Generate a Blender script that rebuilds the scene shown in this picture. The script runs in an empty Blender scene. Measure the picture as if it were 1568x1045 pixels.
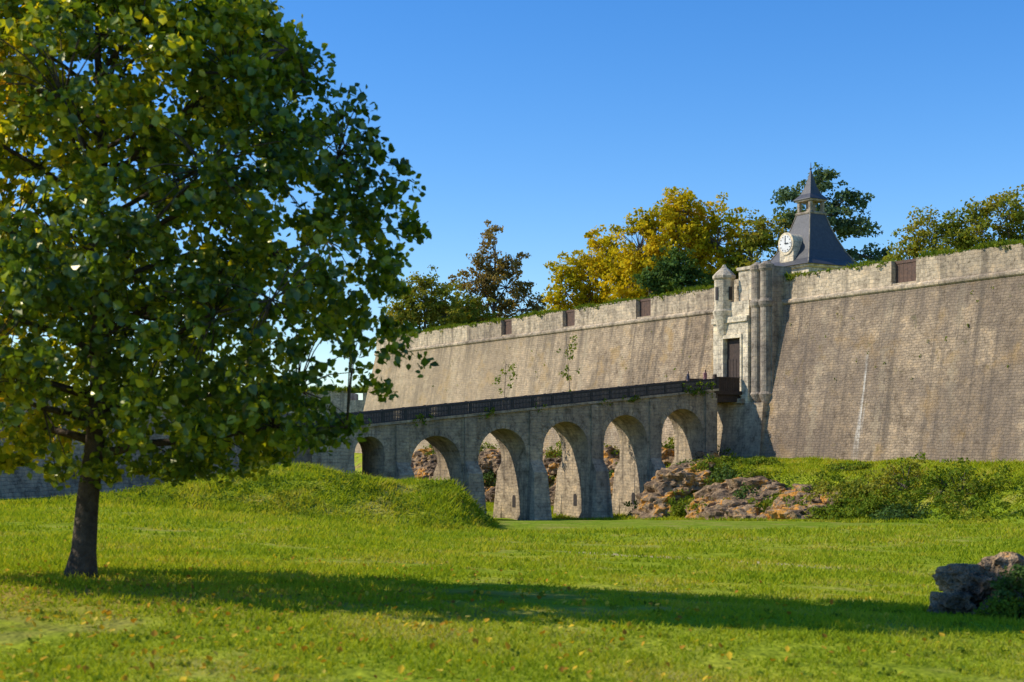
import bpy, bmesh, math, random
import numpy as np
from mathutils import Vector, Matrix, noise
rng=np.random.default_rng(11); random.seed(11)
scene=bpy.context.scene
scene.view_settings.view_transform='Standard'
scene.view_settings.look='None'
scene.view_settings.exposure=0

# ------------------------------------------------------------ materials
def newmat(name):
    m=bpy.data.materials.new(name); m.use_nodes=True
    nt=m.node_tree; nt.nodes.clear()
    out=nt.nodes.new('ShaderNodeOutputMaterial')
    return m,nt,out
class N:
    def __init__(s,nt): s.nt=nt
    def node(s,t,**kw):
        n=s.nt.nodes.new(t)
        for k,v in kw.items(): setattr(n,k,v)
        return n
    def link(s,a,b): s.nt.links.new(a,b)
    def put(s,inp,v):
        if isinstance(v,bpy.types.NodeSocket): s.nt.links.new(v,inp)
        else:
            if isinstance(v,(tuple,list)) and len(v)==3 and inp.type=='RGBA': v=(*v,1)
            inp.default_value=v
    def math(s,op,a,b=0.0,c=None,clamp=False):
        n=s.node('ShaderNodeMath',operation=op); n.use_clamp=clamp
        s.put(n.inputs[0],a); s.put(n.inputs[1],b)
        if c is not None: s.put(n.inputs[2],c)
        return n.outputs[0]
    def mix(s,f,a,b,blend='MIX'):
        n=s.node('ShaderNodeMix',data_type='RGBA',blend_type=blend)
        s.put(n.inputs[0],f); s.put(n.inputs[6],a); s.put(n.inputs[7],b)
        return n.outputs[2]
    def noise(s,vec,scale,detail=3,rough=.55):
        n=s.node('ShaderNodeTexNoise'); s.put(n.inputs['Vector'],vec)
        n.inputs['Scale'].default_value=scale; n.inputs['Detail'].default_value=detail; n.inputs['Roughness'].default_value=rough
        return n.outputs['Fac']
    def ramp(s,f,stops):
        n=s.node('ShaderNodeValToRGB'); s.put(n.inputs[0],f)
        r=n.color_ramp
        while len(r.elements)<len(stops): r.elements.new(.5)
        for e,(p,c) in zip(r.elements,stops):
            e.position=p; e.color=(*c,1) if len(c)==3 else c
        return n.outputs[0]
    def maprange(s,v,a,b,c=0.,d=1.):
        n=s.node('ShaderNodeMapRange',interpolation_type='SMOOTHSTEP'); s.put(n.inputs[0],v)
        for i,x in enumerate((a,b,c,d)): n.inputs[i+1].default_value=x
        return n.outputs[0]
    def scalevec(s,vec,sc):
        n=s.node('ShaderNodeVectorMath',operation='MULTIPLY'); s.put(n.inputs[0],vec); n.inputs[1].default_value=sc
        return n.outputs[0]

def stone(name,c1,c2,mortar,bw=.6,rh=.27,ms=.02,chains=False,bumpd=.05,streak=.5,weeds=.0):
    m,nt,out=newmat(name); g=N(nt)
    tc=g.node('ShaderNodeTexCoord'); sp=g.node('ShaderNodeSeparateXYZ'); g.link(tc.outputs['Object'],sp.inputs[0])
    sn=g.node('ShaderNodeSeparateXYZ'); g.link(tc.outputs['Normal'],sn.inputs[0])
    ax=g.math('GREATER_THAN',g.math('ABSOLUTE',sn.outputs[0]),.6)
    u=g.math('ADD',g.math('MULTIPLY',sp.outputs[0],g.math('SUBTRACT',1.,ax)),g.math('MULTIPLY',sp.outputs[1],ax))
    cb=g.node('ShaderNodeCombineXYZ'); g.link(u,cb.inputs[0]); g.link(sp.outputs[2],cb.inputs[1])
    v=cb.outputs[0]; ob=tc.outputs['Object']
    nd=g.noise(v,1.0,2)
    dv=g.node('ShaderNodeVectorMath',operation='ADD'); g.link(v,dv.inputs[0])
    cc=g.node('ShaderNodeCombineXYZ'); g.link(g.math('MULTIPLY',nd,.7),cc.inputs[0]); g.link(g.math('MULTIPLY',nd,.35),cc.inputs[1])
    g.link(cc.outputs[0],dv.inputs[1])
    br=g.node('ShaderNodeTexBrick'); g.link(dv.outputs[0],br.inputs['Vector'])
    br.inputs['Scale'].default_value=1; br.inputs['Brick Width'].default_value=bw; br.inputs['Row Height'].default_value=rh
    br.inputs['Mortar Size'].default_value=ms; br.inputs['Mortar Smooth'].default_value=.7; br.inputs['Bias'].default_value=0
    br.inputs['Color1'].default_value=(*c1,1); br.inputs['Color2'].default_value=(*c2,1); br.inputs['Mortar'].default_value=(*mortar,1)
    mid=tuple((p+q)/2 for p,q in zip(c1,c2))
    col=g.mix(.28,br.outputs['Color'],mid)
    big=g.noise(ob,.13,4,.65)
    col=g.mix(g.maprange(big,.42,.60),col,g.mix(.65,col,(c2[0]*.58,c2[1]*.57,c2[2]*.6)))
    med=g.noise(ob,1.5,4,.8)
    col=g.mix(1.,col,g.ramp(med,[(.3,(.42,.40,.38)),(.5,(1,1,1)),(.7,(1.45,1.36,1.2))]),'MULTIPLY')
    sv=g.scalevec(v,(1.1,.05,1)); st=g.noise(sv,1.,4,.7)
    col=g.mix(g.math('MULTIPLY',g.maprange(st,.48,.66),streak),col,(.12,.10,.08))
    if chains:
        mm=g.math('ABSOLUTE',g.math('SUBTRACT',g.math('MODULO',g.math('ADD',sp.outputs[0],200-1.5+.0),6.7),3.35))
        row=g.math('MULTIPLY',g.math('GREATER_THAN',g.math('FRACT',g.math('MULTIPLY',sp.outputs[2],1.1)),.5),.28)
        d=g.math('ADD',g.math('SUBTRACT',3.35,mm),row)
        ch=g.math('MULTIPLY',g.math('LESS_THAN',d,.5),g.maprange(g.noise(ob,.5,3),.36,.58,.05,.5))
        col=g.mix(ch,col,(.54,.43,.28))
        oc=g.maprange(g.noise(ob,.4,4,.65),.54,.68,0,.6)
        col=g.mix(oc,col,(.48,.30,.12))
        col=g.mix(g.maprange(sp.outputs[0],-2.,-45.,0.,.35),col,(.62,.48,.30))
        # the right-hand face is older and browner, with darker patches
        pt=g.noise(ob,.3,5,.7)
        col=g.mix(g.math('MULTIPLY',g.maprange(sp.outputs[0],2.,6.),g.maprange(pt,.38,.6,.15,.6)),col,(.20,.155,.12))
        col=g.mix(g.maprange(g.math('ADD',sp.outputs[2],g.math('MULTIPLY',st,7.)),14.5,17.5,0.0,.40),col,(.16,.13,.10))
        w=g.math('MULTIPLY',g.maprange(g.math('ABSOLUTE',g.math('ADD',g.math('SUBTRACT',sp.outputs[0],14.2),g.math('MULTIPLY',g.math('SUBTRACT',st,.5),2.5))),.45,.05),g.maprange(g.math('ABSOLUTE',g.math('SUBTRACT',sp.outputs[2],4.6)),5.,1.5))
        col=g.mix(g.math('MULTIPLY',w,g.maprange(med,.35,.6,.3,.85)),col,(.7,.65,.56))
    if weeds>0:
        wn=g.maprange(g.noise(ob,.8,3,.7),.64,.72,0,weeds)
        col=g.mix(wn,col,(.09,.11,.03))
    b=g.node('ShaderNodeBsdfDiffuse'); g.put(b.inputs['Color'],col); b.inputs['Roughness'].default_value=.3
    h=g.math('ADD',g.math('MULTIPLY',br.outputs['Fac'],-.45),g.math('MULTIPLY',g.noise(ob,3.5,3,.7),1.4))
    bp=g.node('ShaderNodeBump'); bp.inputs['Strength'].default_value=1.; bp.inputs['Distance'].default_value=bumpd; g.link(h,bp.inputs['Height'])
    g.link(bp.outputs[0],b.inputs['Normal']); g.link(b.outputs[0],out.inputs[0])
    return m

def plain(name,c,c2=None,rough=.7,scale=3.,bump=.02,metal=0,spec=.3):
    m,nt,out=newmat(name); g=N(nt); tc=g.node('ShaderNodeTexCoord')
    f=g.noise(tc.outputs['Object'],scale,4,.65)
    c2=c2 or tuple(x*.6 for x in c)
    col=g.ramp(f,[(.3,c2),(.7,c)])
    b=g.node('ShaderNodeBsdfPrincipled'); g.put(b.inputs['Base Color'],col); b.inputs['Roughness'].default_value=rough; b.inputs['Metallic'].default_value=metal
    b.inputs['Specular IOR Level'].default_value=spec
    bp=g.node('ShaderNodeBump'); bp.inputs['Distance'].default_value=bump; bp.inputs['Strength'].default_value=.7
    g.link(g.noise(tc.outputs['Object'],scale*3,2,.7),bp.inputs['Height']); g.link(bp.outputs[0],b.inputs['Normal'])
    g.link(b.outputs[0],out.inputs[0]); return m

def leafmat(name,cols,trans=.35,nscale=.6,namp=.45,gloss=0.,xr=None):
    m,nt,out=newmat(name); g=N(nt)
    geo=g.node('ShaderNodeNewGeometry'); tc=g.node('ShaderNodeTexCoord')
    n=g.noise(tc.outputs['Object'],nscale,1,.6)
    f=g.math('ADD',g.math('MULTIPLY',geo.outputs['Random Per Island'],1-namp),g.math('MULTIPLY',g.maprange(n,.3,.7),namp),clamp=True)
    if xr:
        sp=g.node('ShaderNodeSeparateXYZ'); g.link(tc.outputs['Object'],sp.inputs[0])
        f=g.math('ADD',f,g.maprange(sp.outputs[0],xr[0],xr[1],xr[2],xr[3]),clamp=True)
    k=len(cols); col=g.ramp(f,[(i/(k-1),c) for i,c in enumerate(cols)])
    b=g.node('ShaderNodeBsdfDiffuse'); g.put(b.inputs['Color'],col)
    t=g.node('ShaderNodeBsdfTranslucent'); g.put(t.inputs[0],g.mix(1.,col,(1.8,1.55,.5),'MULTIPLY'))
    mx=g.node('ShaderNodeMixShader'); mx.inputs[0].default_value=trans
    g.link(b.outputs[0],mx.inputs[1]); g.link(t.outputs[0],mx.inputs[2]); o=mx.outputs[0]
    if gloss>0:
        gl=g.node('ShaderNodeBsdfGlossy'); gl.inputs['Roughness'].default_value=.32; gl.inputs['Color'].default_value=(1,.95,.7,1)
        m2=g.node('ShaderNodeMixShader'); m2.inputs[0].default_value=gloss; g.link(o,m2.inputs[1]); g.link(gl.outputs[0],m2.inputs[2]); o=m2.outputs[0]
    g.link(o,out.inputs[0]); return m

def groundmat():
    m,nt,out=newmat('grass_and_soil'); g=N(nt); tc=g.node('ShaderNodeTexCoord'); ob=tc.outputs['Object']
    sp=g.node('ShaderNodeSeparateXYZ'); g.link(ob,sp.inputs[0])
    a=g.noise(ob,.12,3,.6); b_=g.noise(ob,1.3,4,.7); c=g.noise(ob,9.,3,.75)
    col=g.ramp(a,[(.3,(.20,.265,.02)),(.5,(.26,.31,.026)),(.7,(.34,.34,.042))])
    col=g.mix(g.maprange(sp.outputs[2],-.7,-2.6,0,.6),col,(.13,.22,.02))
    col=g.mix(1.,col,g.ramp(b_,[(.25,(.5,.58,.46)),(.5,(1,1,1)),(.78,(1.35,1.25,1.1))]),'MULTIPLY')
    col=g.mix(1.,col,g.ramp(c,[(.25,(.42,.47,.37)),(.5,(1,1,1)),(.8,(1.5,1.4,1.2))]),'MULTIPLY')
    dry=g.math('MULTIPLY',g.maprange(g.noise(ob,.5,3,.65),.48,.66),.5)
    col=g.mix(dry,col,(.36,.29,.09))
    dx=g.math('ADD',sp.outputs[0],5.6); dy=g.math('SUBTRACT',sp.outputs[1],16.4)
    r=g.math('SQRT',g.math('ADD',g.math('MULTIPLY',g.math('MULTIPLY',dx,dx),.3),g.math('MULTIPLY',dy,dy)))
    col=g.mix(g.math('MULTIPLY',g.maprange(g.math('ADD',r,g.math('MULTIPLY',b_,2.5)),5.6,1.2),.8),col,(.38,.24,.07))
    pl=g.math('ABSOLUTE',g.math('ADD',g.math('SUBTRACT',sp.outputs[1],35.6),g.math('ADD',g.math('MULTIPLY',sp.outputs[0],.9),g.math('MULTIPLY',b_,-2.2))))
    tr_=g.math('MULTIPLY',g.maprange(pl,1.1,.2),g.math('MULTIPLY',g.maprange(sp.outputs[0],.6,2.2),g.maprange(sp.outputs[0],8.,5.5)))
    col=g.mix(g.math('MULTIPLY',tr_,.85),col,(.48,.37,.21))
    geo=g.node('ShaderNodeNewGeometry'); sn=g.node('ShaderNodeSeparateXYZ'); g.link(geo.outputs['True Normal'],sn.inputs[0])
    st=g.maprange(g.math('ADD',sn.outputs[2],g.math('MULTIPLY',g.math('SUBTRACT',b_,.5),.5)),.84,.70)
    col=g.mix(st,col,g.ramp(b_,[(.35,(.13,.09,.05)),(.6,(.46,.27,.09))]))
    b=g.node('ShaderNodeBsdfDiffuse'); g.put(b.inputs['Color'],col)
    bp=g.node('ShaderNodeBump'); bp.inputs['Distance'].default_value=.10; bp.inputs['Strength'].default_value=1
    g.link(g.noise(ob,3.,3,.75),bp.inputs['Height']); g.link(bp.outputs[0],b.inputs['Normal'])
    g.link(b.outputs[0],out.inputs[0]); return m

def rockmat():
    m,nt,out=newmat('limestone_rock'); g=N(nt); tc=g.node('ShaderNodeTexCoord'); ob=tc.outputs['Object']
    a=g.noise(ob,.55,4,.7); b_=g.noise(ob,3.,4,.8)
    col=g.ramp(a,[(.34,(.11,.08,.055)),(.45,(.26,.18,.11)),(.54,(.38,.27,.16)),(.60,(.58,.28,.06))])
    col=g.mix(1.,col,g.ramp(b_,[(.33,(.2,.19,.18)),(.5,(1,1,1)),(.72,(1.45,1.35,1.25))]),'MULTIPLY')
    b=g.node('ShaderNodeBsdfDiffuse'); g.put(b.inputs['Color'],col)
    bp=g.node('ShaderNodeBump'); bp.inputs['Distance'].default_value=.25; bp.inputs['Strength'].default_value=1
    g.link(b_,bp.inputs['Height']); g.link(bp.outputs[0],b.inputs['Normal']); g.link(b.outputs[0],out.inputs[0]); return m

M_wall=stone('scarp_masonry',(.58,.44,.29),(.42,.315,.205),(.30,.225,.15),.46,.20,.02,chains=True,weeds=.35,streak=.68,bumpd=.07)
M_par=stone('parapet_masonry',(.70,.57,.395),(.54,.43,.295),(.38,.30,.2),.6,.28,.02,streak=.55,weeds=.35)
M_bridge=stone('bridge_masonry',(.60,.48,.325),(.45,.36,.25),(.34,.27,.19),.5,.24,.02,streak=.55,weeds=.25)
M_trim=stone('bridge_dressed_stone',(.62,.50,.35),(.50,.40,.28),(.36,.29,.21),.5,.3,.02,streak=.5)
M_light=stone('dressed_limestone',(.80,.69,.50),(.68,.58,.42),(.45,.38,.28),.9,.4,.02,streak=.35)
M_grey=stone('weathered_limestone',(.48,.40,.30),(.36,.30,.23),(.24,.2,.16),.9,.4,.02,streak=.6)
M_rav=stone('ravelin_masonry',(.56,.42,.28),(.42,.32,.22),(.32,.25,.18),.45,.2,.02,weeds=.3)
M_slate=plain('slate',(.085,.083,.085),(.05,.05,.053),.5,4.,.02,spec=.4)
M_dark=plain('dark_opening',(.05,.04,.035))
M_wood=plain('brown_wood',(.15,.085,.055),(.07,.045,.035),.75,5)
M_wood2=plain('dark_gate_wood',(.075,.048,.035),(.035,.025,.02),.75,5)
M_iron=plain('dark_iron',(.055,.052,.05),(.03,.03,.03),.6,6)
M_white=plain('clock_enamel',(.75,.74,.7),(.62,.6,.56),.4,3,.002)
M_bark=plain('bark',(.13,.10,.07),(.045,.035,.027),.95,7,.05,spec=.1)
M_bark2=plain('bark_far',(.2,.165,.13),(.09,.075,.06),.95,2,.05,spec=.1)
M_ground=groundmat(); M_rock=rockmat()
L_near=leafmat('maple_leaves',[(.045,.085,.016),(.08,.14,.018),(.15,.225,.02),(.32,.37,.022),(.58,.52,.025),(.6,.34,.03)],.42,.45,.42,.045,xr=(-9.5,-3.6,.26,-.16))  # xr: autumn yellow plus sunlight painted into left leaves, shade into right
L_yel=leafmat('yellow_leaves',[(.20,.21,.015),(.38,.34,.015),(.55,.43,.02),(.62,.47,.03)],.35,.25,.5)
L_olv=leafmat('olive_leaves',[(.10,.14,.022),(.19,.22,.03),(.28,.27,.038),(.34,.27,.05)],.3,.25,.5)
L_brn=leafmat('russet_leaves',[(.12,.115,.045),(.20,.155,.05),(.29,.19,.06),(.19,.20,.05)],.25,.3,.5)
L_dkg=leafmat('dark_green_leaves',[(.05,.09,.028),(.08,.14,.035),(.13,.185,.045)],.25,.4,.5)
L_pin=leafmat('pine_needles',[(.07,.12,.065),(.11,.17,.09),(.16,.21,.10)],.25,.4,.5)
L_bush=leafmat('scrub_leaves',[(.07,.125,.015),(.12,.18,.02),(.18,.235,.025),(.28,.26,.04)],.3,.8,.5)
L_grass=leafmat('grass_blades',[(.18,.255,.016),(.25,.325,.02),(.33,.37,.028),(.44,.39,.07)],.35,.5,.5)
L_fall=leafmat('fallen_leaves',[(.22,.1,.025),(.45,.24,.03),(.65,.45,.04),(.6,.48,.1)],.2,.5,.2)

# ------------------------------------------------------------ mesh helpers
def obj_from(name,V,F,mats,parent=None,frame=False,smooth=False,mi=None):
    me=bpy.data.meshes.new(name)
    me.from_pydata(V.tolist() if hasattr(V,'tolist') else V,[],F.tolist() if hasattr(F,'tolist') else F)
    for m in (mats if isinstance(mats,(list,tuple)) else [mats]): me.materials.append(m)
    if mi is not None: me.polygons.foreach_set('material_index',mi)
    if smooth: me.polygons.foreach_set('use_smooth',[True]*len(me.polygons))
    me.update()
    o=bpy.data.objects.new(name,me); scene.collection.objects.link(o)
    if parent: o.parent=parent
    return o
def empty(name,frame=False):
    e=bpy.data.objects.new(name,None); scene.collection.objects.link(e)
    if frame:
        e.location=(19.8,118,0); e.rotation_euler=(0,0,math.atan2(-.861,.508))
    return e
class B:
    def __init__(s): s.v=[]; s.f=[]; s.m=[]
    def add(s,v,f,mi=0):
        o=len(s.v); s.v+=[tuple(p) for p in v]; s.f+=[tuple(i+o for i in q) for q in f]; s.m+=[mi]*len(f)
    def box(s,x0,x1,y0,y1,z0,z1,mi=0,top=None):
        t=top or (x0,x1,y0,y1)
        v=[(x0,y0,z0),(x1,y0,z0),(x1,y1,z0),(x0,y1,z0),(t[0],t[2],z1),(t[1],t[2],z1),(t[1],t[3],z1),(t[0],t[3],z1)]
        s.add(v,[(3,2,1,0),(4,5,6,7),(0,1,5,4),(1,2,6,5),(2,3,7,6),(3,0,4,7)],mi)
    def rings(s,rings,mi=0,cap=True):
        n=len(rings[0]); v=[p for r in rings for p in r]; f=[]
        for k in range(len(rings)-1):
            for i in range(n):
                j=(i+1)%n; f.append((k*n+i,k*n+j,(k+1)*n+j,(k+1)*n+i))
        if cap: f.append(tuple(range(n))[::-1]); f.append(tuple((len(rings)-1)*n+i for i in range(n)))
        s.add(v,f,mi)
    def lathe(s,cx,cy,prof,n=16,mi=0,square=False):
        R=[]
        for r,z in prof:
            if square: R.append([(cx-r,cy-r,z),(cx+r,cy-r,z),(cx+r,cy+r,z),(cx-r,cy+r,z)])
            else: R.append([(cx+r*math.cos(2*math.pi*i/n),cy+r*math.sin(2*math.pi*i/n),z) for i in range(n)])
        s.rings(R,mi)
    def tube(s,pts,rad,n=6,mi=0):
        R=[]
        for k,p in enumerate(pts):
            p=Vector(p); a=Vector(pts[max(k-1,0)]); b=Vector(pts[min(k+1,len(pts)-1)])
            d=(b-a).normalized() if (b-a).length>1e-6 else Vector((0,0,1))
            q=Vector((1,0,0)) if abs(d.x)<.8 else Vector((0,1,0))
            e1=d.cross(q).normalized(); e2=d.cross(e1)
            R.append([tuple(p+(e1*math.cos(2*math.pi*i/n)+e2*math.sin(2*math.pi*i/n))*rad[k]) for i in range(n)])
        s.rings(R,mi)
    def make(s,name,mats,parent=None,smooth=False):
        return obj_from(name,s.v,s.f,mats,parent,smooth=smooth,mi=s.m)

TAB=rng.random((256,256))
def vn(x,y):
    x=np.asarray(x,float);y=np.asarray(y,float)
    xi=np.floor(x).astype(int);yi=np.floor(y).astype(int);fx=x-xi;fy=y-yi
    fx=fx*fx*(3-2*fx);fy=fy*fy*(3-2*fy)
    a=TAB[xi%256,yi%256];b=TAB[(xi+1)%256,yi%256];c=TAB[xi%256,(yi+1)%256];d=TAB[(xi+1)%256,(yi+1)%256]
    return (a*(1-fx)+b*fx)*(1-fy)+(c*(1-fx)+d*fx)*fy-.5
def ss(a,b,x):
    t=np.clip((np.asarray(x,float)-a)/(b-a),0,1); return t*t*(3-2*t)
def local(x,y): return .508*(x-19.8)-.861*(y-118), -(.861*(x-19.8)+.508*(y-118))
def world(X,b): return 19.8+.508*X-.861*b, 118-.861*X-.508*b
def hgt(x,y):
    x=np.asarray(x,float);y=np.asarray(y,float)
    X,b=local(x,y)
    t=ss(0,-15,x); k=.045*(1-t)+.02*t
    yy=np.maximum(y,16)-16; z=-k*yy
    z=z-.042*np.clip(x+5.5,0,14)*ss(60,20,y)*ss(4,12,y)
    z=np.maximum(z,-4.1)
    far=ss(22,60,y)
    z=z+.05*vn(x*.35,y*.35)+far*(.35*vn(x*.12+9,y*.12)+.12*vn(x*.5,y*.5))
    mx=ss(-20,-8,x)*(1-ss(-3.0,-.7,x+.5*vn(y*.6,3)))
    my=ss(55,61,y)*(1-ss(66,74,y))
    z=z+mx*my*(1.75+.4*vn(x*.3,y*.3)+.3*vn(x*1.3,y*1.3))
    shift=6.*(1-ss(2.5,7.5,X))
    bb=b+shift+2.2*vn(X*.13,7)+1.2*vn(X*.5,3)
    e=(1-ss(10.5,16.5,bb)); top=.35-.12*np.clip(b-3,0,9)+.3*vn(x*.4,y*.4)
    z=z*(1-e)+top*e
    inn=ss(-.4,-1.9,b)*ss(-72.6,-70.8,X)
    low=ss(-73,-76,X)*ss(4,-4,b)
    z=z*(1-low)+(-4.)*low
    z=z*(1-inn)+14.2*inn
    return z

def axis(a,b,step,lim):
    core=list(np.arange(a,b+1e-6,step)); s=step; p=core[-1]; up=[]
    while p<lim: s*=1.35; p+=s; up.append(p)
    s=step; p=core[0]; dn=[]
    while p>-lim: s*=1.35; p-=s; dn.append(p)
    return np.array(dn[::-1]+core+up)
gx=axis(-45,62,.6,4000); gy=axis(2,200,.6,4000)
GX,GY=np.meshgrid(gx,gy); GZ=hgt(GX,GY)
V=np.stack([GX.ravel(),GY.ravel(),GZ.ravel()],1)
nx,ny=len(gx),len(gy); I=np.arange(nx*ny).reshape(ny,nx)
F=np.stack([I[:-1,:-1].ravel(),I[:-1,1:].ravel(),I[1:,1:].ravel(),I[1:,:-1].ravel()],1)
obj_from('grass_ground',V,F,M_ground,smooth=True)

# ------------------------------------------------------------ leaves
def unit(a): return a/np.maximum(np.linalg.norm(a,axis=1,keepdims=True),1e-9)
def leaf_mesh(C,S,nb=None,up=.5,shape='leaf'):
    n=len(C); d=unit(rng.normal(size=(n,3))+np.array([0,0,-.25])); nn=rng.normal(size=(n,3))*.8+np.array([0,0,up])
    if nb is not None: nn=nn+nb
    sd=unit(np.cross(d,nn)); n2=np.cross(sd,d); s=S[:,None]
    if shape=='leaf':
        P=[C-d*s*.5, C-d*s*.18+sd*s*.42+n2*s*.1, C+d*s*.18+sd*s*.33+n2*s*.06, C+d*s*.55, C+d*s*.18-sd*s*.33+n2*s*.06, C-d*s*.18-sd*s*.42+n2*s*.1]
        V=np.stack(P,1).reshape(-1,3); o=(np.arange(n)*6)[:,None]
        F=np.concatenate([o+np.array([0,1,2,3]),o+np.array([0,3,4,5])])
    else:
        P=[C-d*s*.5, C+sd*s*.36, C+d*s*.5, C-sd*s*.36]
        V=np.stack(P,1).reshape(-1,3); F=(np.arange(n)*4)[:,None]+np.array([0,1,2,3])
    return V,F
def clumps(cen,rad,per,size,flat=.65,cmid=None,shape='quad',up=.5):
    cen=np.asarray(cen,float); n=len(cen)
    k=rng.poisson(per,n); idx=np.repeat(np.arange(n),k); m=len(idx)
    q=unit(rng.normal(size=(m,3)))*(rng.random((m,1))**.45)
    r=np.asarray(rad)*np.ones(n); q=q*r[idx][:,None]*np.array([1,1,flat])
    C=cen[idx]+q; S=size*(.6+.8*rng.random(m))
    nb=None
    if cmid is not None: nb=unit(C-np.asarray(cmid))*.8
    return leaf_mesh(C,S,nb,up,shape)

def tree(name,base,h,lobes,mat,ncl=160,per=28,size=.36,crad=.8,trunk_r=.3,bark=M_bark2,shell=.55,gap=.12,flat=.65):
    root=empty(name); base=np.array(base,float)
    b=B()
    tp=[base+np.array([.0,0,h*t])+np.array([math.sin(t*5+base[0])*.2,math.cos(t*4)*.2,0])*t for t in np.linspace(0,1,7)]
    b.tube([tuple(p) for p in tp],[trunk_r*(1-.85*t) for t in np.linspace(0,1,7)],7)
    vols=np.array([l[3]*l[4]*l[5] for l in lobes])**.8; vols/=vols.sum(); cl=[]
    for l,w in zip(lobes,vols):
        c=base+np.array(l[:3]); R=np.array(l[3:])
        t=min(max((l[2]-R[2]*.8)/h,.25),.85); s=tp[int(t*6)]
        mid=(s+c)/2+rng.normal(size=3)*.3; b.tube([tuple(s),tuple(mid),tuple(c)],[trunk_r*.45,trunk_r*.3,trunk_r*.12],5)
        m=max(4,int(ncl*w)); q=unit(rng.normal(size=(m*2,3)))*(shell+(1-shell)*rng.random((m*2,1)))*(1+.18*rng.normal(size=(m*2,1)))
        k=0
        for p in q:
            P=c+p*R
            if noise.noise(Vector(P*.45))<-gap: continue
            cl.append(P); k+=1
            if k%3==0: b.tube([tuple(c),tuple((c+P)/2+rng.normal(size=3)*.2),tuple(P)],[trunk_r*.14,trunk_r*.08,.015],4)
            if k>=m: break
    b.make('trunk_and_limbs',bark,root)
    cl=np.array(cl); V,F=clumps(cl,crad*(.6+.7*rng.random(len(cl))),per,size,flat,cmid=base+np.array([0,0,np.mean([l[2] for l in lobes])]))
    obj_from('foliage',V,F,mat,root)
    return root

def at(px,row,y): return ((px-784)/2178*y, y, 1.6+(680-row)/2178*y)
G=14.0
tree('yellow_maple_tree',(8.7,158,G),9,[(0,0,6,3.6,3.2,4.2),(-2.8,0,4.5,2.8,2.5,3.2),(2.2,1,8.8,3.2,2.8,3.8),(3.5,0,4,2.8,2.6,3.2),(-1,0,2.5,4,2.6,2.4)],L_yel,400,36,.36,.85,.35,gap=.2)
tree('yellow_maple_tree',(17.6,152,G),11,[(0,0,9.5,4.6,4,4.6),(-4,0,8.4,3.4,3,3.8),(4.3,0,9,3.8,3.4,4.2),(-1.5,0,5.5,4.5,3.5,3.2),(5.6,0,4.5,3.2,3,3.6),(1,0,12.5,3,2.8,2.4),(-5,0,4.5,3,2.6,3)],L_yel,780,36,.36,.85,.45,gap=.2)
tree('russet_oak_tree',(25.2,150,G),9,[(0,0,7,3,3,4),(1.6,0,9.2,2.4,2.2,3),(-1.4,0,5,2.6,2.4,3),(2.4,0,4.4,2.4,2.2,3)],L_olv,290,28,.36,.85,.35,gap=.15)
tree('holm_oak_tree',(15.8,140,G),4.5,[(0,0,3.6,2.6,2.4,2.9),(-2.3,0,2.5,1.8,1.7,2.1),(2.3,0,2.8,1.8,1.7,2.3),(.8,0,5.2,1.6,1.5,1.9)],L_dkg,210,34,.32,.7,.25,gap=.3)
tree('russet_pine_tree',(-2.4,190,G),15.5,[(0,0,15.2,1.7,1.7,2.2),(-.6,0,12,2.8,2.6,1.9),(2.6,0,12,2.2,2,1.4),(-2.8,0,9.2,2.9,2.6,2.0),(1.6,0,8.5,4.2,3.4,2.5),(3.5,0,5.5,4.2,3.4,2.2),(-2.4,0,5,3.6,3,2.2)],L_brn,340,26,.40,.85,.35,gap=.14)
tree('olive_ash_tree',(-11,181,G-1),7.5,[(0,0,6.8,3.4,3,3.4),(-3,0,4.4,2.6,2.4,2.9),(2.8,0,4.6,2.8,2.6,3.1)],L_olv,320,32,.38,.9,.3,gap=.2)
tree('olive_ash_tree',(-6.9,186,G-1),7.5,[(0,0,6,2.8,2.6,3.3),(2,0,4.6,2.6,2.4,2.8)],L_olv,170,28,.38,.9,.3)
tree('pine_tree',(32.6,150,G),14,[(0,0,15.3,2.3,2,1.4),(-2.8,0,14,2.1,2,1.3),(2.6,0,13.4,2.3,2,1.1),(.2,0,11.6,4.2,3,1.3),(3.8,0,10.4,2.8,2.4,1.1),(-3.4,0,11.4,2.2,2,1.),(4.6,0,7.4,2.9,2.3,.9),(3,0,5.6,3.6,2.6,1.1),(-2,0,8.2,3,2.4,1.2)],L_pin,430,26,.36,.72,.35,gap=.16)
tree('olive_ash_tree',(40.6,137,G),8,[(0,0,7.2,3,2.6,3),(-2.4,0,5,2.6,2.2,2.6),(2.6,0,6.6,2.6,2.4,3),(0,0,3,3.6,2.5,2.2)],L_olv,360,24,.32,.8,.25,gap=.18)
tree('olive_ash_tree',(47,135,G),9,[(0,0,9,3,2.6,3),(-2.4,0,7.8,2.6,2.2,2.8),(3,0,7.8,3.2,2.6,3),(6,0,7.2,3,2.4,3),(1,0,3.5,4.5,2.6,2.3),(-1,0,5.5,3,2.2,2)],L_olv,480,24,.32,.8,.28,gap=.18)

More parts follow.
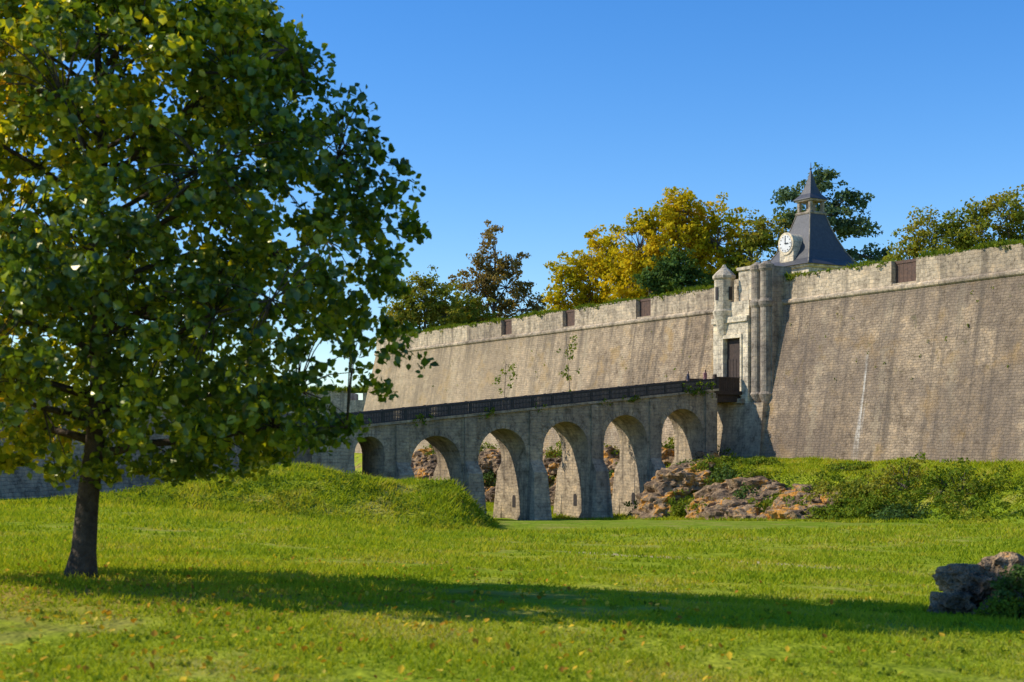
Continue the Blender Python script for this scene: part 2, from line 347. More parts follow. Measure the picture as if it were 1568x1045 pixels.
# ------------------------------------------------------------ fortress wall
fw=empty('fortress_wall',True)
def bat(z): return (13-z)*3.2/19
XL,XR=-73,75
b=B()
y0,y1=-bat(-6),0
b.add([(XL-3.2,y0,-6),(XR,y0,-6),(XR,0,13),(XL,0,13),(XL,3.2,13),(XR,3.2,13),(XR,3.2,-6),(XL-3.2,70,-6),(XL,70,13),(XL+3.2,70,13),(XL+3.2,3.2,13)],
      [(0,1,2,3),(3,2,5,10,4),(7,0,3,4,8),(4,10,9,8),(1,6,5,2)])
b.make('scarp',M_wall,fw)
b=B()
notch=[(-40.2,2.2),(-27.9,2.2),(-15.2,2.3),(17.0,2.4)]
cur=XL; segs=[]
for c,w in notch: segs.append((cur,c-w/2)); cur=c+w/2
segs.append((cur,XR))
for a,c in segs:
    n=max(1,int((c-a)/2.2)); xs=np.linspace(a,c,n+1); hh=15.
    for i in range(n):
        hh=min(max(hh+random.uniform(-.035,.035),14.93),15.05)
        b.box(xs[i],xs[i+1]-.004,.02+random.uniform(0,.02),2.6,13.0,hh)
for c,w in notch: b.box(c-w/2,c+w/2,.1,2.6,13.0,13.35)
b.box(XL+.02,XL+2.6,2.6,70,13.0,15)
b.make('parapet',M_par,fw)
b=B()
R=[]
for X in np.linspace(XL-.1,XR,60): R.append([(X,-.24*math.cos(t)+.02,12.98+.22*math.sin(t)) for t in np.linspace(-math.pi/2,math.pi/2,7)]+[(X,.3,13.2),(X,.3,12.76)])
b.rings(R)
b.make('cordon_moulding',M_trim,fw,smooth=False)
b=B()
for c,w in notch:
    for i in range(6):
        x=c-w/2+w*i/6; b.box(x+.01,x+w/6-.01,.45,.55,13.36,14.95)
    b.box(c-w/2,c+w/2,.4,.5,14.8,15.02)
b.make('embrasure_shutters',M_wood,fw)
def blades(P,h,w,lean=.5):
    n=len(P); h=np.asarray(h)*np.ones(n); a=rng.random(n)*2*math.pi
    side=np.stack([np.cos(a),np.sin(a),0*a],1)*(w*np.ones(n))[:,None]
    l=rng.normal(size=(n,2))*lean; tip=P+np.stack([l[:,0]*h,l[:,1]*h,h],1)
    V=np.stack([P-side,P+side,tip],1).reshape(-1,3); F=(np.arange(n)*3)[:,None]+np.array([0,1,2]); return V,F
n=32000; X=rng.uniform(XL,60,n); Y=rng.uniform(.0,2.5,n)
hh=.18+.6*np.clip(vn(X*.4,Y*0+4)+.45,0,1)*rng.random(n)
keep=np.ones(n,bool)
for c,w in notch: keep&=~(np.abs(X-c)<w/2)
keep&=~((X>-2)&(X<4.4))
P=np.stack([X,Y,np.full(n,14.9)],1)[keep]
V,F=blades(P,hh[keep],.09,.6); obj_from('parapet_grass',V,F,L_bush,fw)
cen=[]
for i in range(620):
    x=random.uniform(XL,55)
    if any(abs(x-c)<w/2+.2 for c,w in notch) or -2<x<4.4 : continue
    if noise.noise(Vector((x*.12,5,0)))<-.15: continue
    cen.append((x,random.uniform(-.05,1.0),15.0+random.uniform(-.3,.14)))
V,F=clumps(cen,.32,22,.2,.6); obj_from('parapet_shrubs',V,F,L_bush,fw)
cen=[]
for i in range(55):
    z=random.uniform(6,12.6); x=random.choice([random.uniform(-65,-5),random.uniform(5,35)])
    cen.append((x,-bat(z)-.02,z))
V,F=clumps(cen,.15,8,.13,1.); obj_from('wall_weeds',V,F,L_bush,fw)

# ------------------------------------------------------------ gate
gt=empty('fortress_gate',True)
b=B()
b.box(-2.6,-1.2,-1.85,0,4.9,11.6); b.box(.95,1.85,-1.85,0,4.9,11.6); b.box(-1.2,.95,-1.85,0,10.3,11.6)
b.box(-2.7,1.87,-2.0,0,11.6,12.05); b.box(-2.6,1.8,-1.7,0,12.05,13.3)
b.box(-1.4,-1.2,-1.95,-1.85,5.5,10.3); b.box(.95,1.15,-1.95,-1.85,5.5,10.3); b.box(-1.4,1.15,-1.97,-1.85,10.3,10.6)
b.box(-.2,1.7,-1.1,1.5,13.3,15.9); b.box(-.3,1.78,-1.25,1.6,15.9,16.15)
b.box(-2.6,-.2,-.2,1.2,13.3,15.4)
b.make('portal_surround',M_light,gt)
b=B(); b.box(-1.2,.95,-1.5,-1.4,5.4,10.3)
for i in range(5): b.box(-1.17+i*.42,-.80+i*.42,-1.55,-1.5,5.45,8.6,0)
b.make('gate_leaves',M_wood2,gt)
b=B()
for cx,cy in ((2.4,-1.3),(3.5,-1.3)):
    b.lathe(cx,cy,[(.15,4.3),(.55,5.4),(.62,5.6),(.5,5.8),(.5,12.6),(.62,12.8),(.66,13.05),(.52,13.3),(.5,15.5),(.62,15.7),(.62,16.0),(.2,16.3)],16)
b.box(1.88,4.1,-1.25,.8,5.0,15.9)
b.make('column_shafts',M_grey,gt)
b=B()
b.lathe(-1.35,-1.7,[(.12,9.9),(.5,10.9),(.8,11.9),(.92,12.4),(.97,12.6),(.82,12.75),(.82,15.2),(.97,15.35),(.97,15.55),(.7,15.85),(.25,16.25),(.1,16.5)],8)
b.make('sentry_turret',M_light,gt)
b=B(); b.box(-1.5,-1.2,-2.52,-2.4,13.5,14.6); b.box(-.62,-.5,-1.85,-1.55,13.5,14.6)
b.make('turret_slits',M_dark,gt)
b=B(); b.box(-4.0,4.0,-3.1,0,-6,4.9,top=(-3.9,3.8,-1.9,0)); b.box(-3.0,1.5,-2.2,-1.9,4.9,5.3)
b.make('gate_substructure',M_bridge,gt)

# ------------------------------------------------------------ clock pavilion
cp=empty('clock_tower',True); cx,cy=-.35,6.94
b=B(); b.lathe(cx,cy,[(2.7,13.5),(2.7,16.3),(2.95,16.4),(2.95,16.6),(2.6,16.62)],square=True)
b.box(cx-3.4,cx-1.4,cy-4.6,cy-2.7,13.5,15.6)
b.make('pavilion_walls',M_light,cp)
b=B(); prof=[(3.2,16.58),(3.1,16.68),(2.55,17.15),(2.05,17.95),(1.6,18.95),(1.2,20.0),(.85,21.2)]
b.lathe(cx,cy,prof,square=True)
b.lathe(cx,cy,[(1.05,22.45),(1.0,22.55),(.62,22.95),(.36,23.6),(.16,24.4),(.05,25.0)],square=True)
b.tube([(cx,cy,24.9),(cx,cy,25.7)],[.05,.02],6); b.lathe(cx,cy,[(.03,25.05),(.14,25.15),(.03,25.27)],8)
b.box(cx-3.5,cx-1.3,cy-4.7,cy-2.6,15.6,16.5,top=(cx-2.5,cx-2.3,cy-4.2,cy-2.6))
b.make('slate_roof',M_slate,cp)
b=B()
for sx in (-1,1):
    for sy in (-1,1):
        b.tube([(cx+sx*p[0],cy+sy*p[0],p[1]+.02) for p in prof],[.06]*len(prof),5)
        b.box(cx+sx*.68-.13,cx+sx*.68+.13,cy+sy*.68-.13,cy+sy*.68+.13,21.35,22.35)
b.lathe(cx,cy,[(.9,21.18),(.95,21.3),(.9,21.38)],square=True); b.lathe(cx,cy,[(.92,22.3),(.98,22.44)],square=True)
b.lathe(cx,cy,[(.3,21.36),(.3,22.3)],square=True)
b.make('lantern',M_grey,cp)
b=B()
def disc(cx_,y,cz,r,n=24): return [(cx_+r*math.cos(2*math.pi*i/n),y,cz+r*math.sin(2*math.pi*i/n)) for i in range(n)]
dz=18.55; dy=cy-2.75
b.rings([disc(cx,dy,dz,.85),disc(cx,dy+1.6,dz,.85)]); b.box(cx-.85,cx+.85,dy+.02,dy+1.5,17.0,dz)
b.rings([disc(cx,dy-.08,dz,.95),disc(cx,dy+.05,dz,.95)])
b.make('clock_dormer',M_light,cp)
b=B(); b.rings([disc(cx,dy-.12,dz,.74),disc(cx,dy-.08,dz,.74)]); b.make('clock_face',M_white,cp)
b=B()
b.box(cx-.03,cx+.03,dy-.16,dy-.13,dz-.05,dz+.55); b.box(cx-.05,cx+.38,dy-.19,dy-.165,dz-.04,dz+.04)
for i in range(12):
    a=i*math.pi/6; x=cx+.62*math.cos(a); z=dz+.62*math.sin(a); b.box(x-.04,x+.04,dy-.15,dy-.13,z-.04,z+.04)
b.make('clock_hands',M_iron,cp)

# ------------------------------------------------------------ bridge
bg=empty('stone_arch_bridge',True)
XF,XB=1.16,-2.6
def zs_(L): return 5.9-.1*(L-5)
prof=[(4.45,-5.6)]
arches=[]
for i in range(5):
    Lc=7.95+5.5*i; arches.append((Lc,2.05,zs_(Lc)-1.2))
arches.append((35.2,1.15,zs_(35.2)-.75))
for (Lc,r,crown) in arches:
    sp=crown-r
    prof.append((Lc-r,-5.6))
    for t in np.linspace(math.pi,0,15): prof.append((Lc+r*math.cos(t),sp+r*math.sin(t)))
    prof.append((Lc+r,-5.6))
prof.append((39.5,-5.6))
b=B(); v=[];f=[]
for X_ in (XF,XB):
    for L,z in prof: v.append((X_,-L,z))
    for L,z in prof: v.append((X_,-L,zs_(L)))
n=len(prof)
for k in range(n-1):
    if abs(prof[k][0]-prof[k+1][0])>1e-6:
        f.append((k,n+k,n+k+1,k+1)); f.append((2*n+k,2*n+k+1,3*n+k+1,3*n+k))
        f.append((n+k,3*n+k,3*n+k+1,n+k+1))
    f.append((k,k+1,2*n+k+1,2*n+k))
f.append((0,2*n,3*n,n))
b.add(v,f)
for i in range(6):
    Lc=5.2+5.5*i
    b.box(XF,XF+.14,-Lc-.5,-Lc+.5,-2,zs_(Lc)-.2); b.box(XB-.14,XB,-Lc-.5,-Lc+.5,-2,zs_(Lc)-.2)
    top=.55-.05*i
    for s,x in ((1,XF),(-1,XB)):
        if s>0:
            b.box(x,x+1.35,-Lc-.85,-Lc+.85,-5.6,top-.9,top=(x,x+.85,-Lc-.58,-Lc+.58)); b.box(x,x+.85,-Lc-.58,-Lc+.58,top-.899,top,top=(x,x+.15,-Lc-.5,-Lc+.5))
        else:
            b.box(x-1.35,x,-Lc-.85,-Lc+.85,-5.6,top-.9,top=(x-.85,x,-Lc-.58,-Lc+.58)); b.box(x-.85,x,-Lc-.58,-Lc+.58,top-.899,top,top=(x-.15,x,-Lc-.5,-Lc+.5))
b.make('arches_and_piers',M_bridge,bg)
b=B()
for (Lc,r,crown) in arches:
    sp=crown-r
    for X0,X1 in ((XF-.02,XF+.04),(XB-.04,XB+.02)):
        nn=17
        for k in range(nn):
            t0=math.pi*k/nn+.012; t1=math.pi*(k+1)/nn-.012; ro=r+.36+.08*(k%2); ri=r-.015
            p=[(-(Lc+ri*math.cos(t0)),sp+ri*math.sin(t0)),(-(Lc+ro*math.cos(t0)),sp+ro*math.sin(t0)),(-(Lc+ro*math.cos(t1)),sp+ro*math.sin(t1)),(-(Lc+ri*math.cos(t1)),sp+ri*math.sin(t1))]
            b.rings([[(X0,a,c) for a,c in p],[(X1,a,c) for a,c in p]])
def beam(b,X0,X1,L0,L1,dz0,dz1,mi=0):
    v=[(X0,-L0,zs_(L0)+dz0),(X1,-L0,zs_(L0)+dz0),(X1,-L1,zs_(L1)+dz0),(X0,-L1,zs_(L1)+dz0),(X0,-L0,zs_(L0)+dz1),(X1,-L0,zs_(L0)+dz1),(X1,-L1,zs_(L1)+dz1),(X0,-L1,zs_(L1)+dz1)]
    b.add(v,[(0,1,2,3),(7,6,5,4),(4,5,1,0),(5,6,2,1),(6,7,3,2),(7,4,0,3)],mi)
beam(b,XF-.2,XF+.16,4.4,42,-.08,.1); beam(b,XB-.16,XB+.2,4.4,42,-.08,.1)
b.make('voussoirs_and_string_course',M_trim,bg)
b=B()
for i in range(1,5):
    Lc=5.2+5.5*i+.7; z0=-3.2
    pts=[(-.95,z0),(-.45,z0),(-.45,z0+.7)]+[(-.7+.25*math.cos(t),z0+.7+.25*math.sin(t)) for t in np.linspace(.3,math.pi-.3,6)]+[(-.95,z0+.7)]
    b.rings([[(x,-Lc-.012,z) for x,z in pts],[(x,-Lc+.05,z) for x,z in pts]])
b.make('pier_niches',M_dark,bg)
b=B()
for X_ in (XF+.05,XB-.05):
    beam(b,X_-.06,X_+.06,4.4,42,.86,.95); beam(b,X_-.04,X_+.04,4.4,42,.12,.2); beam(b,X_-.03,X_+.03,4.4,42,.5,.55)
    L=4.45; k=0
    while L<42:
        w=.09 if k%14==0 else .044
        z0=zs_(L); b.box(X_-w/2,X_+w/2,-L-w,-L+w,z0+.1,z0+.88+(.1 if k%14==0 else 0)); L+=.125; k+=1
b.make('iron_railing',M_iron,bg)
b=B()
for x in (XB+.2,XB+1.3,-.5,XF-.6): b.box(x,x+.35,-4.5,-1.9,5.0,5.6)
b.box(XB,XF,-4.6,-1.85,5.6,5.9)
for X_ in (XF-.1,XB+.1):
    for i in range(10): b.box(X_-.04,X_+.04,-4.5+i*.24,-4.28+i*.24,5.9,6.9)
    b.box(X_-.09,X_+.09,-4.6,-2.1,6.9,7.02)
    b.box(X_-.12,X_+.12,-4.75,-4.5,5.3,7.2)
b.make('timber_drawbridge',M_wood2,bg)
cen=[(XF+.25+random.uniform(-.1,.2),-random.uniform(4.8,8),zs_(6)+random.uniform(-.4,.75)) for i in range(26)]
for i in range(36):
    L=random.choice([13,15.5,21,26,31])+random.uniform(-.8,.8); cen.append((XF+.2,-L,zs_(L)+random.uniform(-.25,.3)))
V,F=clumps(cen,.25,12,.17,1.); obj_from('bridge_ivy',V,F,L_bush,bg)

def sapling(px,row0,row1,y,seed):
    r=empty('sapling'); random.seed(seed)
    x,_,zt=at(px,row0,y); zb=float(hgt(x,y)); b=B(); cl=[]
    pts=[];
    for k in range(9):
        t=k/8; pts.append((x+.35*math.sin(t*3+seed)*t,y+.2*math.cos(t*4)*t,zb-.2+(zt-zb+.2)*t))
    b.tube(pts,[.03*(1-.8*k/8)+.01 for k in range(9)],5)
    for k in range(24):
        t=random.uniform(.62,1.); i=min(int(t*8),7); p=Vector(pts[i]).lerp(Vector(pts[i+1]),t*8-i)
        q=p+Vector((random.uniform(-.8,.8),random.uniform(-.6,.6),random.uniform(-.4,.4)))
        b.tube([tuple(p),tuple(q)],[.012,.006],4); cl.append(tuple(q))
    b.make('stems',M_bark2,r); V,F=clumps(cl,.3,13,.2,1.); obj_from('leaves',V,F,L_bush,r)
sapling(872,516,600,113,1); sapling(768,552,600,112,5)

# ------------------------------------------------------------ ravelin on the left
rv=empty('ravelin_wall')
poly=[(-41,43),(-17,98),(-11.2,98.6),(-13,112),(-20,135),(-70,135),(-70,43)]
b=B()
bot=[(x+(1.0 if x>-60 else 0),y-(.8 if y<100 else 0),-5) for x,y in poly]
b.rings([bot,[(x,y,2.55) for x,y in poly]])
def seg(b,p,q,t,z0,z1):
    p=Vector(p);q=Vector(q); d=(q-p).normalized(); nn=Vector((-d.y,d.x))*t
    c=[p,q,q+nn,p+nn]; b.rings([[(a.x,a.y,z0) for a in c],[(a.x,a.y,z1) for a in c]])
seg(b,(-41,43),(-17,98),1.2,2.55,4.35); seg(b,(-17,98.02),(-13.4,98.4),1.2,2.55,3.7)
b.make('masonry',M_rav,rv)
b=B(); seg(b,(-41.2,42.8),(-16.85,98.2),.5,2.3,2.5); b.box(-17.3,-16.5,97.4,98.3,-4,4.3); b.make('stone_quoins',M_trim,rv)
n=9000; t=rng.random(n); P=np.stack([-41+24*t-rng.random(n)*1.2,43+55*t+rng.random(n)*.5,np.full(n,4.3)],1)
V,F=blades(P,.1+.35*rng.random(n),.05,.6); obj_from('top_grass',V,F,L_bush,rv)

db=empty('bastion_wall')
b=B(); b.box(-75,-20,232,250,-6,8.8,top=(-75,-21.5,233.5,250)); b.box(-75,-27,233.6,250,8.8,10.3); b.box(-24.5,-21.6,233.6,250,8.8,10.0); b.make('masonry',M_par,db)
n=6000; P=np.stack([rng.uniform(-75,-21.6,n),rng.uniform(233.6,236,n),np.full(n,10.0)],1); V,F=blades(P,.4+.9*rng.random(n),.25,.5); obj_from('top_grass',V,F,L_bush,db)

# ------------------------------------------------------------ rocks
def rock(b,x,y,z,r,sc,seed):
    bm=bmesh.new(); bmesh.ops.create_icosphere(bm,subdivisions=4,radius=1)
    off=Vector((seed*3.1,seed*1.7,seed))
    for v in bm.verts:
        p=v.co.copy(); d=1+.5*noise.noise(p*1.2+off)+.3*noise.noise(p*2.7+off)
        d+=.26*abs(noise.noise(p*4+off))-.05+.12*noise.noise(p*9+off)
        q=p*d; q.z=q.z if q.z<.7 else .7+(q.z-.7)*.5
        v.co=Vector((x+q.x*r*sc[0],y+q.y*r*sc[1],z+q.z*r*sc[2]))
    bm.verts.index_update()
    b.add([tuple(v.co) for v in bm.verts],[tuple(v.index for v in f.verts) for f in bm.faces]); bm.free()
b=B(); random.seed(5)
for i in range(85):
    X=random.uniform(5.5,24); bb=random.uniform(12.0,16.2)
    if 9.8<X<12.0 : continue
    if X>20 and random.random()<.5: continue
    x,y=world(X,bb); z=float(hgt(x,y))+random.uniform(-.35,.3)
    r=random.uniform(.75,1.45); rock(b,x,y,z,r,(1.3,1.3,.9),i)
b.make('rock_outcrop',M_rock)
b=B()
for i in range(75):
    X=random.uniform(-50,4); bb=random.uniform(5,10)
    x,y=world(X,bb); z=float(hgt(x,y))+random.uniform(-.1,.6)
    rock(b,x,y,z,random.uniform(.7,1.5),(1.2,1.2,.9),i+120)
b.make('rock_outcrop',M_rock)
b=B()
for i,(x,y,dz_,r) in enumerate([(5.62,18.0,.1,.22),(5.95,18.1,.25,.3),(5.75,18.3,.42,.26),(6.2,17.9,.15,.26),(6.4,18.5,.4,.4),(5.42,18.0,.0,.14),(6.8,18.4,.3,.45),(7.5,18.6,.3,.5)]):
    rock(b,x,y,float(hgt(x,y))+dz_,r,(1.1,.9,.95),i+200)
b.make('rock_outcrop',M_rock)

# ------------------------------------------------------------ bushes
def bush(name,x,y,rx,ry,rz,mat=L_bush,ncl=40,per=26,size=.16,crad=.35,z=None,zoff=0):
    root=empty(name); z=float(hgt(x,y))+zoff if z is None else z
    q=unit(rng.normal(size=(ncl,3)))*(.55+.5*rng.random((ncl,1))); q[:,2]=np.abs(q[:,2])*1.0-.1
    P=np.array([x,y,z])+q*np.array([rx,ry,rz]); b=B()
    for p in P[::2]: b.tube([(x,y,z-.2),tuple((np.array([x,y,z])+p)/2+rng.normal(size=3)*.08),tuple(p)],[.05,.03,.01] if size>.1 else [.012,.008,.004],4)
    b.make('stems',M_bark2,root)
    V,F=clumps(P,crad,per,size,.8,cmid=(x,y,z)); obj_from('leaves',V,F,mat,root)
def wb(X,bb): return world(X,bb)
random.seed(8)
for X,bb,rx,rz,m in [(9.5,11.8,1.6,1.4,L_bush),(12.0,12.4,1.5,1.7,L_dkg),(16.5,13.8,1.3,1.9,L_dkg),(14.5,12.0,1.3,1.5,L_bush),(5,10.5,1.6,1.0,L_bush),(7.2,12,1.1,1.3,L_dkg),(24,13,2.4,1.4,L_olv),(27,13,2.4,1.9,L_olv),(30,13.2,2.4,1.8,L_olv),(34,13,2.4,1.6,L_bush),(21.5,13.6,1.4,1.1,L_bush),(26,15.2,1.8,.9,L_bush),(29.5,15.5,2,1.,L_bush),(32.5,15.8,2,1.,L_dkg),(11.2,15.4,1.1,1.,L_bush),(18.8,13.4,1.1,1.3,L_bush),
                     (-1,4.2,1.5,1.8,L_bush),(-6,4.5,1.8,2.3,L_bush),(-14,5,2,2.0,L_bush),(-20,5,2.2,1.8,L_bush),(-27,5.5,2.4,2.3,L_bush),(-36,5,2.4,2.0,L_bush),(-45,5,2.6,2.1,L_bush),(-10,7,1.3,1.5,L_dkg),(-32,7,1.6,1.6,L_dkg),(8,6,1.8,.5,L_bush),(19,7,2,.45,L_bush),(6,8,1.6,.7,L_bush)]:
    x,y=wb(X,bb); bush('bush',x,y,rx,rx*.8,rz,m,60,26,.19,.42)
bush('bush',6.3,17.5,.45,.3,.85,L_dkg,100,34,.05,.11,zoff=.0)
bush('bush',6.0,17.3,.3,.2,.3,L_bush,40,30,.045,.09,zoff=.0)
bush('bush',6.95,17.8,.6,.4,.95,L_bush,120,34,.05,.13,zoff=.0)

cen=[]
for i in range(1300):
    X=random.uniform(4,46); bb=random.uniform(11.0,16.6)
    if noise.noise(Vector((X*.6,bb*.5,9)))<.02: continue
    x,y=world(X,bb); cen.append((x,y,float(hgt(x,y))+random.uniform(.2,1.45)))
for i in range(420):
    X=random.uniform(-50,4); bb=random.uniform(3,9); x,y=world(X,bb)
    if noise.noise(Vector((X*.3,19,0)))<0: continue
    cen.append((x,y,float(hgt(x,y))+random.uniform(.1,.9)))
V,F=clumps(cen,.40,20,.18,.6); obj_from('ivy_ground_cover',V,F,L_bush)

# ------------------------------------------------------------ grass
n=170000
u=rng.random(n); y=7.2*(60/7.2)**u
x=rng.uniform(-.41,.41,n)*y+rng.normal(size=n)*.4
z=hgt(x,y); dens=vn(x*1.7,y*1.7)+vn(x*.4+4,y*.4)
keep=dens>-.42+.2*rng.random(n)
h=(.018+.0018*y)*(.6+.9*rng.random(n))*(1+.9*np.clip(dens,-.4,.8))
P=np.stack([x,y,z-.005],1)[keep]
V,F=blades(P,h[keep],(.0035+.0006*y)[keep],.6); obj_from('lawn_grass',V,F,L_grass)
n=36000; x=rng.uniform(-20,1,n); y=rng.uniform(54,70,n); z=hgt(x,y)
keep=(vn(x*.9,y*.9)+.5+.4*rng.random(n))>.35
keep&=((1-ss(-1.6,-.2,x))*ss(54,57,y))>.3
P=np.stack([x,y,z-.02],1)[keep]; V,F=blades(P,.12+.4*rng.random(len(P))*np.clip(.5+vn(P[:,0]*.7,P[:,1]*.7),.1,1),.04,.7); obj_from('rough_grass',V,F,L_grass)
n=60000; X=rng.uniform(-50,40,n); bb=rng.uniform(2.5,18.5,n); x,y=19.8+.508*X-.861*bb,118-.861*X-.508*bb; z=hgt(x,y)
P=np.stack([x,y,z-.02],1); V,F=blades(P,.12+.4*rng.random(n)*np.clip(.5+vn(x*.6,y*.6),.1,1),.06,.7); obj_from('rough_grass',V,F,L_grass)
cen=[]
for i in range(420):
    x=random.uniform(-18,-.9); y=random.uniform(55.5,63)
    if noise.noise(Vector((x*.5,y*.5,3)))<-.05: continue
    cen.append((x,y,float(hgt(x,y))+.12))
V,F=clumps(cen,.42,24,.12,.55); obj_from('mound_weeds',V,F,L_bush)
cen=[]
for i in range(420):
    y=7.5*(50/7.5)**random.random(); x=random.uniform(-.42,.42)*y; cen.append((x,y,float(hgt(x,y))+.015))
V,F=clumps(cen,.1,12,.05,.4); obj_from('lawn_weeds',V,F,L_bush)
n=2600; y=7.3+np.abs(rng.normal(size=n))*9; x=-4.5+rng.normal(size=n)*4.5
z=hgt(x,y); C=np.stack([x,y,z+.035],1); nv=np.tile([0,0,3.],(n,1)); V,F=leaf_mesh(C,.035+.045*rng.random(n),nv,2.,'leaf'); obj_from('fallen_leaves',V,F,L_fall)

# ------------------------------------------------------------ foreground maple
tr=empty('maple_tree'); bx,by=-5.42,17.9
prf=[(1.2,2.0),(1.45,3.0),(1.9,3.55),(2.6,3.9),(3.4,4.0),(4.3,3.97),(5.2,3.75),(6.1,3.3),(6.8,2.7),(7.5,1.9),(8.2,.7)]
def rad(z): return float(np.interp(z,[p[0] for p in prf],[p[1] for p in prf]))
YS=.78
b=B(); random.seed(21)
tp=[(bx-.02,by,-.15),(bx,by,0),(bx+.03,by,.25),(bx+.08,by,.9),(bx+.17,by,1.6),(bx+.22,by+.05,2.6),(bx+.15,by,3.8),(bx+.25,by+.08,5.2),(bx+.2,by,6.6),(bx+.22,by,7.6)]
tr_r=[.25,.20,.155,.135,.12,.11,.09,.065,.04,.015]
b.tube(tp,tr_r,14)
cl=[]; limbs=[]
for i in range(30):
    t=i/29; z0=1.45+5.3*t; az=i*2.399+random.uniform(-.3,.3)
    rr=rad(min(z0+1.0,8))*random.uniform(.75,.92); rise=random.uniform(.5,1.3)*(1+.4*t)
    if z0<2.0: rise=.35
    p0=Vector((float(np.interp(z0,[p[2] for p in tp],[p[0] for p in tp])),by,z0))
    p1=p0+Vector((math.cos(az)*rr*.45,math.sin(az)*rr*.45*YS,rise*.6)); p2=p0+Vector((math.cos(az)*rr,math.sin(az)*rr*YS,rise))
    r0=.06*(1-.55*t); pts=[p0,p0.lerp(p1,.5)+Vector((0,0,.05)),p1,p1.lerp(p2,.5)+Vector((random.uniform(-.1,.1),random.uniform(-.1,.1),.08)),p2]
    b.tube([tuple(p) for p in pts],[r0,r0*.8,r0*.6,r0*.35,r0*.12],6); limbs.append(pts)
npt=[p for L in limbs for p in L[1:]]
NP=np.array([tuple(p) for p in npt])
tries=0
while len(cl)<2450 and tries<60000:
    tries+=1
    z=random.uniform(1.2,8.2); R=rad(z); r=R*math.sqrt(random.random()); a=random.uniform(0,2*math.pi)
    lump=1+.10*noise.noise(Vector((math.cos(a)*1.6,math.sin(a)*1.6,z*.9)))*1.4
    p=Vector((bx+.2+r*lump*math.cos(a),by+r*lump*math.sin(a)*YS,z))
    if r<R*.45 and random.random()<.6: continue
    if noise.noise(p*.95+Vector((3,1,7)))<-.2: continue
    if noise.noise(p*2.1+Vector((13,1,7)))<-.2: continue
    if z<1.6 and noise.noise(Vector((p.x*.7,p.y*.7,2)))<-.1: continue
    cl.append(p)
for k,p in enumerate(cl):
    if k%2==0:
        d=((NP-np.array(p))**2).sum(1); q=npt[int(d.argmin())]
        if (q-p).length<1.3: b.tube([tuple(q),tuple(q.lerp(p,.5)+Vector((0,0,.08))),tuple(p)],[.012,.008,.004],4)
b.make('trunk_and_limbs',M_bark,tr,smooth=True)
V,F=clumps([tuple(p) for p in cl],.14+.17*rng.random(len(cl)),31,.10,.8,cmid=(bx,by,4.2),shape='leaf',up=.3)
obj_from('foliage',V,F,L_near,tr)

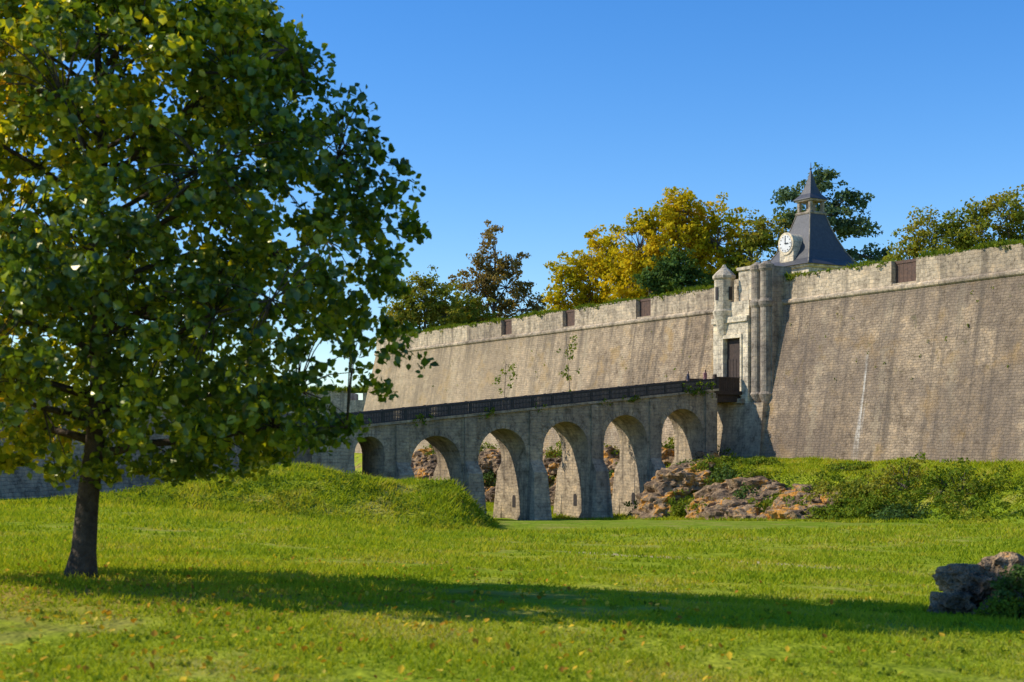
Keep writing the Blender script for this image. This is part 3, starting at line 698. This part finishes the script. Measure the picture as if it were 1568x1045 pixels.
# ------------------------------------------------------------ people on the bridge
def person(X,L,shirt,yaw,name='person'):
    me=bpy.data.meshes.new('skeleton')
    J=[(0,0,.95,.135),(0,0,1.15,.13),(0,0,1.38,.15),(0,0,1.5,.06),(0,.01,1.6,.085),(0,.01,1.7,.07),
       (.19,0,1.4,.06),(.25,.02,1.12,.045),(.23,.12,.88,.032),(-.19,0,1.4,.06),(-.25,-.02,1.12,.045),(-.23,.05,.86,.032),
       (.1,0,.88,.09),(.11,.08,.48,.062),(.11,.05,.08,.045),(.11,.2,.04,.035),(-.1,0,.88,.09),(-.11,-.06,.48,.062),(-.11,-.16,.08,.045),(-.11,-.02,.04,.035)]
    E=[(0,1),(1,2),(2,3),(3,4),(4,5),(2,6),(6,7),(7,8),(2,9),(9,10),(10,11),(0,12),(12,13),(13,14),(14,15),(0,16),(16,17),(17,18),(18,19)]
    me.from_pydata([j[:3] for j in J],E,[]); o=bpy.data.objects.new(name,me); scene.collection.objects.link(o)
    o.modifiers.new('skin','SKIN'); 
    for i,sv in enumerate(me.skin_vertices[0].data): sv.radius=(J[i][3],J[i][3]*.85); sv.use_root=(i==0)
    ssf=o.modifiers.new('sub','SUBSURF'); ssf.levels=2; ssf.render_levels=2
    bpy.context.view_layer.update(); dg=bpy.context.evaluated_depsgraph_get()
    nm=bpy.data.meshes.new_from_object(o.evaluated_get(dg)); o.modifiers.clear(); o.data=nm
    nm.materials.clear()
    for m in (plain('skin_tone',(.5,.32,.24),(.42,.26,.2)),shirt,plain('trousers',(.06,.07,.12)),plain('hair',(.06,.04,.025))): nm.materials.append(m)
    for p in nm.polygons:
        c=p.center; mi=1
        if c.z>1.5: mi=3 if (c.z>1.66 or c.y<-.0) else 0
        elif abs(c.x)>.2 and c.z<1.0: mi=0
        elif c.z<.95: mi=2
        p.material_index=mi; p.use_smooth=True
    x,y=world(X,L); o.location=(x,y,zs_(L)+.01); o.rotation_euler=(0,0,yaw)
person(.2,4.9,plain('pink_shirt',(.45,.2,.2)),.9)
person(-.9,5.8,plain('dark_jacket',(.07,.08,.12)),1.2)

# ------------------------------------------------------------ light, sky, camera
el=math.radians(38); az=math.atan2(-1,.06)
S=Vector((math.sin(az)*math.cos(el),math.cos(az)*math.cos(el),math.sin(el)))
sd=bpy.data.lights.new('sun','SUN'); sd.energy=5.0; sd.angle=math.radians(.5); sd.color=(1,.92,.78)
so=bpy.data.objects.new('sun',sd); so.rotation_euler=S.to_track_quat('Z','Y').to_euler(); so.location=(-50,30,60); scene.collection.objects.link(so)
w=bpy.data.worlds.new('World'); scene.world=w; w.use_nodes=True; nt=w.node_tree
bgn=nt.nodes['Background']; sk=nt.nodes.new('ShaderNodeTexSky'); sk.sky_type='NISHITA'; sk.sun_disc=False
sk.sun_elevation=el; sk.sun_rotation=az%(2*math.pi); sk.air_density=1.0; sk.dust_density=.15; sk.ozone_density=4.5; sk.altitude=0
hs=nt.nodes.new('ShaderNodeHueSaturation'); hs.inputs['Hue'].default_value=.508; hs.inputs['Saturation'].default_value=1.3; hs.inputs['Value'].default_value=1.25
nt.links.new(sk.outputs[0],hs.inputs['Color']); nt.links.new(hs.outputs[0],bgn.inputs[0]); bgn.inputs[1].default_value=.15
cam=bpy.data.cameras.new('camera'); co=bpy.data.objects.new('camera',cam); scene.collection.objects.link(co)
co.location=(0,0,1.6); co.rotation_euler=(math.radians(90),0,0)
cam.lens=50; cam.sensor_width=36; cam.shift_y=(680-522.5)/1568; cam.clip_end=9000; cam.clip_start=.1
cam.dof.use_dof=True; cam.dof.focus_distance=110; cam.dof.aperture_fstop=2.6
scene.camera=co
